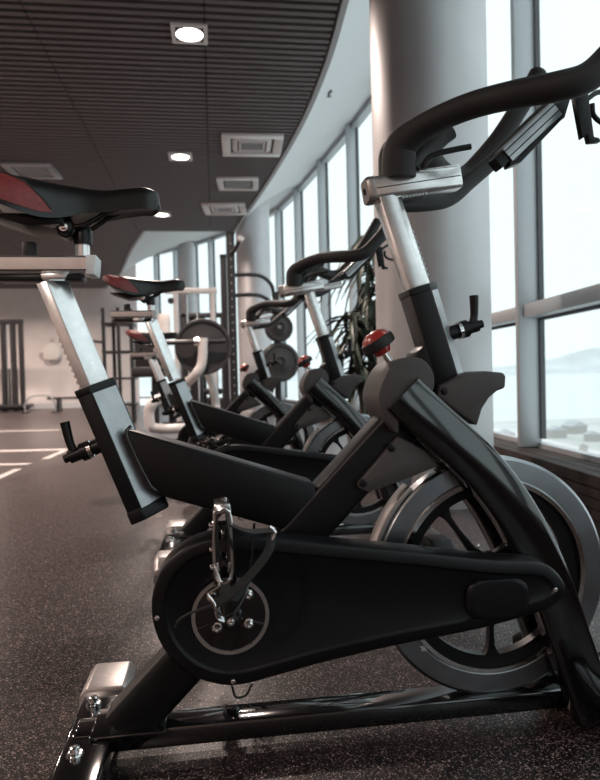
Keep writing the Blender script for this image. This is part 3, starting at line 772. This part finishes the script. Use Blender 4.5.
    for s in (-1, 1):
        bm = bmesh.new(); g = []
        for i in range(15):
            q = .02+.42*i/14
            fa = interp(RT_, q); fb = 88.0
            g.append([bm.verts.new(spt(q, s*R_(fa+(fb-fa)*j/8), .0012)) for j in range(9)])
        for a, b in zip(g, g[1:]):
            for j in range(8): bm.faces.new((a[j], a[j+1], b[j+1], b[j]))
        rp = finish('red_panel', bm, 'red_leather', sd, 60); rp['label'] = 'dark red textured side panel'
        bm = bmesh.new()
        add_sweep(bm, [spt(.02+.42*i/14, s*R_(interp(RT_, .02+.42*i/14)), .0012) for i in range(15)], circ(.0018, 6)); finish('piping', bm, 'rubber', sd, 60)
        c0 = V(66, 226)
        tube('saddle_rail', [spt(.22, 0)-Vector((0, -s*.03, .072)), Vector((c0.x-.02, s*.022, c0.z-.006)), Vector((c0.x+.03, s*.022, c0.z-.004)), V(97, 222)+Vector((0, s*.02, 0)), V(108, 215)+Vector((0, s*.018, 0)), V(121, 210)+Vector((0, s*.014, 0))], .0042, 'gloss_black', sd, 5, 10)
    c = V(83, 243); lathe('clamp_collar', [(0, -.004), (.0165, -.004), (.0165, .020), (.013, .030), (0, .030)], c, (0, 0, 1), 'sleeve_black', sd, 20)
    c = V(68, 231); lathe('rail_clamp', [(0, -.034), (.010, -.034), (.013, -.032), (.013, -.020), (.016, -.018), (.016, .018), (.013, .020), (.013, .034), (0, .034)], c, (0, 1, 0), 'sleeve_black', sd, 20)
    bolt(c-Vector((0, .034, 0)), (0, -1, 0), .006, 'chrome', sd)
    c2 = V(50, 226); bm = bmesh.new(); add_prism(bm, [(c2.x-.10, c2.z+.012), (c2.x+.03, c2.z+.01), (c2.x+.035, c2.z-.008), (c2.x-.03, c2.z-.012)], -.05, .05); finish('under_shell', bm, 'satin_black', sd, 35, .006)
    # ---- handlebar sleeve, post, clamp
    A, B = V(419, 289), V(449, 386); tt = (B-A).normalized(); nrm = Vector((0, 1, 0)).cross(tt); sgn = 1 if nrm.x > 0 else -1; wd = .064
    bm = bmesh.new(); add_sweep(bm, [A, B], sect(wd, .14, .033, .010, True), binormal=(0, 1, 0)); hs = finish('handlebar_sleeve', bm, 'sleeve_black', t, 25, .002)
    front_faces(A, B, tt, nrm, sgn, wd, .14, .033, .010, hs)
    bm = bmesh.new(); add_sweep(bm, [A-tt*.004, A+tt*.010], sect(wd+.002, .14, .0345, .011, True), binormal=(0, 1, 0)); finish('sleeve_collar', bm, 'sleeve_black', hs, 25, .002)
    P0, P1 = V(387, 196), A+tt*.05
    bm = bmesh.new(); add_sweep(bm, [P0, P1], sect(.044, .12, .022, .010, True), binormal=(0, 1, 0)); hp = finish('handlebar_post', bm, 'silver', t, 25, .0015); HPOST.append(hp)
    bm = bmesh.new(); pt_ = (P1-P0).normalized(); L_ = (P1-P0).length
    for k in range(9):
        c = P0+pt_*(L_*(.34+.045*k))+nrm*sgn*.022; add_lathe(bm, [(0, -.010), (.004, -.010), (.004, .010), (0, .010)], c, (0, 1, 0), 10)
    finish('height_teeth', bm, 'brushed_dark', hp)
    c = V(448, 334, -.004); lever(c, V(478, 322)-V(448, 331), V(474, 290)-V(470, 322), hs)
    A, B = V(371, 191), V(457, 178)
    # extruded clamp block
    bm = bmesh.new(); add_sweep(bm, [A, B], rrect(.0225, .024, .010), binormal=(0, 1, 0)); cl = finish('handlebar_clamp', bm, 'silver', t, 40, .0015); BARS.append(cl)
    ct = (B-A).normalized()
    bm = bmesh.new(); add_sweep(bm, [A-ct*.012, A-ct*.007, A+ct*.004], rrect(.0235, .025, .0105), binormal=(0, 1, 0), scale=[.9, 1, 1]); finish('clamp_cap', bm, 'cap_silver', cl, 40)
    lathe('cap_bolt', [(0, 0), (.006, 0), (.006, .003), (0, .003)], A-ct*.0115, -ct, 'sleeve_black', cl, 12)
    up_ = ct.cross(Vector((0, 1, 0))); up_ = up_ if up_.z > 0 else -up_
    box('clamp_groove', (A+B)/2-up_*.002, ((B-A).length-.006, .0492, .0016), 'sleeve_black', cl, 0, Matrix.Rotation(-math.atan2(ct.z, ct.x), 3, 'Y'))
    bm = bmesh.new()
    for k in range(8): c = A+ct*(.055+.0065*k)-up_*.0235; add_lathe(bm, [(0, -.016), (.0028, -.016), (.0028, .016), (0, .016)], c, (0, 1, 0), 8)
    finish('slide_teeth', bm, 'brushed_dark', cl)
    # ---- handlebar grips
    nb = [((399, 178), -.010), ((399, 160), -.014), ((401, 146), -.020), ((418, 131), -.046), ((445, 116), -.085), ((478, 103.5), -.130), ((520, 93.5), -.190), ((558, 86.5), -.230), ((588, 77), -.246), ((612, 54), -.250), ((640, 20), -.250), ((668, -26), -.246), ((688, -66), -.240)]
    ptsR = [V(px, py, y) for (px, py), y in nb]
    hb = None
    for s in (1, -1):
        pp = [Vector((p.x, p.y*s, p.z)) for p in ptsR]
        o = tube('grip_bar', pp, .0225, 'foam', cl, 6, 20, (1.45, 1.42, 1.32, 1.08, 1.0, 1.0, 1.02, 1.04, 1.04, 1.0, 1.0, 1.0, .95))
        e = pp[-1]; dd = (pp[-1]-pp[-2]).normalized()
        lathe('bar_end', [(0, .010), (.017, .008), (.022, 0), (.0215, -.006)], e, dd, 'rubber', o, 18)
    tube('cross_tube', [V(398, 204, .03), V(428, 203, .06), V(450, 198, .09), V(470, 181, .115), V(500, 155, .14), V(528, 128, .155), V(560, 98, .16)], .0165, 'foam', cl, 6, 18)
    tube('inner_grip', [V(412, 172, -.01), V(424, 156, .02), V(440, 140, .03), V(452, 132, .03)], .017, 'foam', cl, 5, 16, (1, 1, .8))
    tube('hook_lever', [V(424, 168, -.016), V(427, 160, -.02), V(436, 154, -.024), V(455, 149.5, -.03), V(471, 146.5, -.036)], .0055, 'foam', cl, 5, 12)
    # console rail and clip
    a, b = V(503, 158, .0), V(552, 112, .0); dd = (b-a).normalized()
    bm = bmesh.new(); add_sweep(bm, [a, b], rrect(.016, .020, .003, 2), binormal=(0, 1, 0)); cr = finish('console_rail', bm, 'brushed_dark', cl, 30)
    nx = Vector((0, 1, 0)).cross(dd); nx = nx if nx.z < 0 else -nx
    for k in (-.5, .35): bm = bmesh.new(); add_sweep(bm, [a-dd*.002, b+dd*.002], rrect(.0016, .0206, .001, 1), binormal=(0, 1, 0)); o = finish('rail_groove', bm, 'sleeve_black', cr); o.location = nx*(k*.016)
    bm = bmesh.new(); add_sweep(bm, [a-dd*.022, a+dd*.002], rrect(.012, .016, .003, 2), binormal=(0, 1, 0)); finish('rail_plug', bm, 'sleeve_black', cr, 30)
    bm = bmesh.new(); add_sweep(bm, [a-dd*.004+nx*.016, a+dd*.014+nx*.024, b+nx*.018], rrect(.005, .014, .002, 2), binormal=(0, 1, 0)); finish('rail_strip', bm, 'sleeve_black', cr, 30)
    prism('clip_bracket', [L(*p, .0) for p in ((546, 108), (568, 100), (562, 120), (551, 126), (548, 118))], -.012, .012, 'sleeve_black', cr, .003)
    bc = prism('bottle_clip', [L(*p, -.05) for p in ((572, 96), (586, 94), (592, 138), (597, 139), (599, 143), (587, 144), (585, 136), (580, 140))], -.058, -.044, 'satin_black', cl, .002)
    tube('clip_ring', [V(586, 100, -.05), V(600, 92, -.04), V(618, 100, -.02), V(620, 118, -.02), V(606, 124, -.04), V(594, 116, -.05), V(592, 104, -.05)], .005, 'satin_black', bc, 5, 10)
    # ---- flywheel
    fwc = V(489, 573); fr = .232
    fw = lathe('flywheel', [(fr-.046, -.016), (fr-.040, -.019), (fr-.006, -.019), (fr, -.014), (fr, .014), (fr-.006, .019), (fr-.040, .019), (fr-.046, .016), (fr-.046, -.016)], fwc, (0, 1, 0), 'flywheel_steel', t, 96, 22)
    for s in (-1, 1):
        lathe('rim_lip', [(fr-.052, s*.017), (fr-.052, s*.0225), (fr-.044, s*.0225), (fr-.044, s*.017)], fwc, (0, 1, 0), 'chrome', fw, 96)
        lathe('rim_band', [(fr-.010, s*.0185), (fr-.010, s*.0200), (fr-.038, s*.0200), (fr-.038, s*.0185)], fwc, (0, 1, 0), 'flywheel_dark', fw, 96) if s > 0 else None
    lathe('web_ring', [(fr-.074, -.010), (fr-.050, -.013), (fr-.046, -.013), (fr-.046, .013), (fr-.050, .013), (fr-.074, .010), (fr-.074, -.010)], fwc, (0, 1, 0), 'satin_black', fw, 96)
    for k in range(5):
        a = R_(-90+72*k); u = Vector((math.cos(a), 0, math.sin(a))); v = Vector((-u.z, 0, u.x))
        bm = bmesh.new(); q = [(.035, .018), (.06, .008), (.11, .0048), (.140, .006), (fr-.078, .012), (fr-.066, .026)]
        o_ = [u*r+v*h for r, h in q]+[u*r-v*h for r, h in q[::-1]]
        add_prism(bm, [(fwc.x+p.x, fwc.z+p.z) for p in o_], -.009, .009); finish('spoke', bm, 'satin_black', fw, 35, .002)
    lathe('hub', [(0, -.060), (.012, -.060), (.012, -.030), (.030, -.028), (.042, -.012), (.042, .012), (.030, .028), (.012, .030), (.012, .060), (0, .060)], fwc, (0, 1, 0), 'satin_black', fw, 32)
    # little star mark on the web
    sc_ = V(424, 648, -.02); pts = []
    for i in range(10):
        rr = .0095 if i % 2 == 0 else .0042; a = R_(90+36*i); pts.append((sc_.x+rr*math.cos(a), sc_.z+rr*math.sin(a)))
    prism('star_mark', pts, -.0202, -.0182, 'white_print', fw)
    # brake pad carrier above the flywheel
    a_, b_ = V(377, 528), V(437, 474); bm = bmesh.new()
    arc = []
    for k in range(9):
        a = R_(172-40*k/8); arc.append(Vector((fwc.x+(fr+.008)*math.cos(a), 0, fwc.z+(fr+.008)*math.sin(a))))
    add_sweep(bm, arc, rrect(.005, .022, .002, 2), binormal=(0, 1, 0)); finish('brake_band', bm, 'cap_silver', t, 40)
    # ---- chain cover
    y1, y0 = -.082, -.140
    oc = [(240, 536), (285, 540), (330, 544.5), (420, 553), (492, 561), (540, 563.5), (558, 573), (567, 589), (560, 603), (540, 613), (480, 630), (400, 646), (327, 663), (280, 676), (232, 687), (190, 676), (162, 648), (151, 611), (159, 574), (183, 549), (212, 538)]
    ol = smooth2d([L(*p, y0) for p in oc], 4)
    bm = bmesh.new(); n = len(ol)
    cx_, cz_ = sum(p[0] for p in ol)/n, sum(p[1] for p in ol)/n
    def inset(dd):
        out = []
        for i in range(n):
            a, b, c = ol[i-1], ol[i], ol[(i+1) % n]
            tx, tz = c[0]-a[0], c[1]-a[1]; l = math.hypot(tx, tz); nx_, nz_ = -tz/l, tx/l
            if nx_*(cx_-b[0])+nz_*(cz_-b[1]) < 0: nx_, nz_ = -nx_, -nz_
            out.append((b[0]+nx_*dd, b[1]+nz_*dd))
        return out
    rings = []
    for dd, y in ((.0, y1), (.0, y0+.006), (.002, y0+.002), (.006, y0), (.020, y0), (.0225, y0+.003), (.026, y0+.0045)):
        rings.append([bm.verts.new((x, y, z)) for x, z in inset(dd)])
    for a, b in zip(rings, rings[1:]):
        for i in range(n): bm.faces.new((a[i], a[(i+1) % n], b[(i+1) % n], b[i]))
    bm.faces.new(rings[0][::-1]); bm.faces.new(rings[-1])
    cc = finish('chain_cover', bm, 'cover_black', t, 45)
    for p in ((157, 618), (233, 681.5), (555.5, 589.5), (478, 546)): bolt(V(*p, y0), (0, -1, 0), .0032, 'chrome', cc, 'cover_screw', .0025)
    # oval boss
    bo = rrect(.057, .0335, .026, 6); c = V(497, 598, y0)
    bm = bmesh.new(); lv = []
    for sc, y in ((1.0, y0+.005), (1.0, y0-.003), (.94, y0-.006), (.80, y0-.0065)):
        lv.append([bm.verts.new((c.x+a*(sc if sc > .9 else sc), y, c.z+b*sc)) for a, b in bo])
    for a, b in zip(lv, lv[1:]):
        for i in range(len(bo)): bm.faces.new((a[i], a[(i+1) % len(bo)], b[(i+1) % len(bo)], b[i]))
    bm.faces.new(lv[-1]); o = finish('axle_boss', bm, 'cover_black', cc, 45)
    # inner cover on the other side of the flywheel
    prism('inner_cover', [(x, z) for x, z in inset(.012)], -.082, -.076, 'satin_black', cc)
    # ---- crank set
    ck = V(230.5, 615, y0)
    rr = dist_px((191.5, 615), (269.5, 615), y0)/2
    cr = lathe('chainring', [(0, 0), (rr-.006, 0), (rr-.006, .004), (.02, .007), (.016, .016), (0, .016)], ck, (0, -1, 0), 'gloss_black', t, 64)
    lathe('silver_ring', [(rr-.0065, 0), (rr-.0065, .006), (rr-.0005, .006), (rr-.0005, 0)], ck, (0, -1, 0), 'cap_silver', cr, 72)
    for px, py in ((212, 596), (248, 593), (217, 626), (249, 622)):
        b = V(px, py, y0); bolt(b+Vector((0, -.004, 0)), (0, -1, 0), .0062, 'chrome', cr, h=.012)
    for k in range(5):
        a = R_(200+k*35); u = Vector((math.cos(a), 0, math.sin(a))); box('ring_rib', ck+u*.042+Vector((0, -.0055, 0)), (.030, .004, .004), 'gloss_black', cr, 0, Matrix.Rotation(-a, 3, 'Y'))
    def crank(yy, s, up):
        c = Vector((ck.x, 0, ck.z)); e = c+Vector((-.010, 0, 0.150*up))
        bm = bmesh.new(); add_sweep(bm, [c+Vector((0, yy, -.012*up)), c+Vector((0, yy, 0)), c+Vector((-.002, yy+s*.004, .06*up)), e+Vector((0, yy+s*.010, 0)), e+Vector((0, yy+s*.010, .012*up))], rrect(.0135, .007, .004, 2), binormal=(0, 1, 0), scale=[.7, 1.1, 1, .95, .7])
        ca = finish('crank_arm', bm, 'gloss_black', t, 40); CRANK.append(ca)
        lathe('crank_cap', [(0, 0), (.013, 0), (.013, .006), (.009, .008), (.007, .005), (0, .005)], c+Vector((0, yy+s*.006, 0)), (0, s, 0), 'satin_black', ca, 20)
        bolt(c+Vector((0, yy+s*.010, 0)), (0, s, 0), .005, 'chrome', ca, h=.004)
        return e, yy+s*.017
    e, ye = crank(y0-.020, -1, 1); e2, ye2 = crank(.12, 1, -1)
    def pedal(e, ye, s):
        pd = empty('pedal'); bpy.data.objects.remove(pd)
        cx, cz = e.x, e.z; ya, yb2 = ye+s*.012, ye+s*.100; ym = (ya+yb2)/2
        bm = bmesh.new(); add_lathe(bm, [(0, 0), (.007, 0), (.010, .012), (.013, .02), (.013, .07), (.009, .095), (0, .095)], (cx, ye-s*.004, cz), (0, s, 0), 16)
        body = finish('pedal', bm, 'gloss_black', t, 40); CRANK.append(body)
        for yy in (ya, yb2):
            bm = bmesh.new(); add_sweep(bm, catmull([(cx-.010, yy, cz+.048), (cx+.010, yy, cz+.048), (cx+.012, yy, cz), (cx+.010, yy, cz-.046), (cx-.010, yy, cz-.046), (cx-.013, yy, cz), (cx-.010, yy, cz+.048)], 4), rrect(.0022, .003, .001, 1), caps=True); finish('cage_plate', bm, 'chrome', body, 40)
        box('cage_end', (cx, ym, cz+.049), (.026, .09, .006), 'chrome', body, .002); box('cage_end', (cx, ym, cz-.047), (.024, .09, .005), 'gloss_black', body, .002)
        for k in (-1, 1):
            box('grip_pad', (cx+k*.009, ym, cz+.005), (.006, .078, .06), 'rubber', body, .002)
        for dz in (.03, -.005, -.03): bolt((cx-.013, yb2-s*.004, cz+dz), (-1, 0, 0), .004, 'chrome', body, h=.006)
        # toe cage wire, strap with buckle
        tube('toe_wire', [(cx-.012, yb2, cz-.045), (cx-.010, yb2+s*.002, cz-.080), (cx-.002, yb2, cz-.104), (cx+.020, ym, cz-.106), (cx+.036, ya, cz-.092), (cx+.044, ya, cz-.05), (cx+.050, ya, cz+.01)], .0022, 'gloss_black', body, 5, 8)
        tube('toe_wire', [(cx+.006, yb2, cz+.045), (cx+.014, yb2, cz-.01), (cx+.022, ym, cz-.05)], .002, 'gloss_black', body, 4, 8)
        def strap(pts, wv, name='strap'):
            bm = bmesh.new(); add_sweep(bm, catmull(pts, 5), [(-.0012, -wv), (.0012, -wv), (.0012, wv), (-.0012, wv)]); return finish(name, bm, 'strap_web', body, 40)
        strap([(cx+.012, yb2, cz+.030), (cx+.035, yb2+s*.004, cz+.020), (cx+.060, ym, cz+.008), (cx+.074, ym-s*.02, cz+.002)], .0055)
        strap([(cx+.074, ym-s*.02, cz+.0), (cx+.068, ym+s*.02, cz-.014), (cx+.045, yb2, cz-.036), (cx+.012, yb2+s*.012, cz-.062), (cx-.018, yb2+s*.012, cz-.080)], .0065)
        strap([(cx-.016, yb2+s*.012, cz-.079), (cx-.046, yb2+s*.010, cz-.088), (cx-.064, yb2+s*.008, cz-.098), (cx-.070, yb2+s*.008, cz-.108)], .0025, 'strap_tail')
        strap([(cx-.004, ya, cz-.074), (cx+.012, ym, cz-.088), (cx+.032, ya, cz-.086)], .008)
        bm = bmesh.new(); add_sweep(bm, catmull([(cx-.012, yb2+s*.006, cz-.028), (cx-.006, yb2+s*.012, cz-.05), (cx-.022, yb2+s*.010, cz-.062), (cx-.014, yb2+s*.014, cz-.075), (cx-.010, yb2+s*.012, cz-.096), (cx-.002, yb2+s*.010, cz-.102)], 4), rrect(.0018, .006, .001, 1)); finish('buckle', bm, 'chrome', body, 40)
        tube('strap_clip', [(cx+.070, ym, cz+.014), (cx+.078, ym, cz+.006), (cx+.074, ym, cz-.008)], .0035, 'chrome', body, 3, 8)
    pedal(e, ye, -1); pedal(e2, ye2, 1)
    tube('brake_cable', [V(232, 686, -.08), V(236, 697, -.07), V(246, 695, -.05), V(252, 684, -.05)], .002, 'rubber', t, 4, 8)
    t['crank_x'], t['crank_z'] = ck.x, ck.z
    # slide rail carried by the post inside the clamp
    bm = bmesh.new(); add_sweep(bm, [A+ct*.03, B-ct*.004], rrect(.012, .015, .003, 2), binormal=(0, 1, 0)); finish('slide_rail', bm, 'silver', hp, 30)
    return t
bike = build_bike()
CKX, CKZ = bike['crank_x'], bike['crank_z']; del bike['crank_x'], bike['crank_z']
tag(bike, 'black spin bike with large chain cover and silver posts, set closest to the big pillar', 'exercise bike', 'spin bikes in a row')

def copy_tree(o, parent=None, moves=None):
    c = o.copy(); COL.objects.link(c)
    if parent is not None: c.parent = parent
    for ch in list(o.children):
        k = copy_tree(ch, c, moves)
        if moves and ch in moves: k.location = Vector(ch.location)+Vector(moves[ch])
    return c
def adjust(seat_up, seat_fore, bar_up, bar_fore):
    sv = Vector((-.40, 0, .92))*seat_up; hv = Vector((-.30, 0, .95))*bar_up
    d = {o: sv for o in POST}; d.update({o: sv+Vector((seat_fore, 0, 0)) for o in SEAT})
    d.update({o: hv for o in HPOST}); d.update({o: hv+Vector((bar_fore, 0, 0)) for o in BARS}); return d
def turn_crank(b, a):
    n = Matrix.Translation((CKX, 0, CKZ)) @ Matrix.Rotation(a, 4, 'Y') @ Matrix.Translation((-CKX, 0, -CKZ))
    meshes = {o.data for o in CRANK}
    for ch in b.children:
        if ch.type == 'MESH' and ch.data in meshes: ch.matrix_local = n
b2 = copy_tree(bike, None, adjust(.058, -.054, 0, -.08))
b2.location = (XB+.06, YB+1.42, 0); turn_crank(b2, R_(95))
tag(b2, 'middle spin bike of the row, its handlebar before the leafy plant')
b3 = copy_tree(bike, None, adjust(-.055, -.03, -.015, 0))
b3.location = (XB-.12, YB+2.86, 0); turn_crank(b3, R_(80))
tag(b3, 'spin bike at the far end of the row by the power rack')
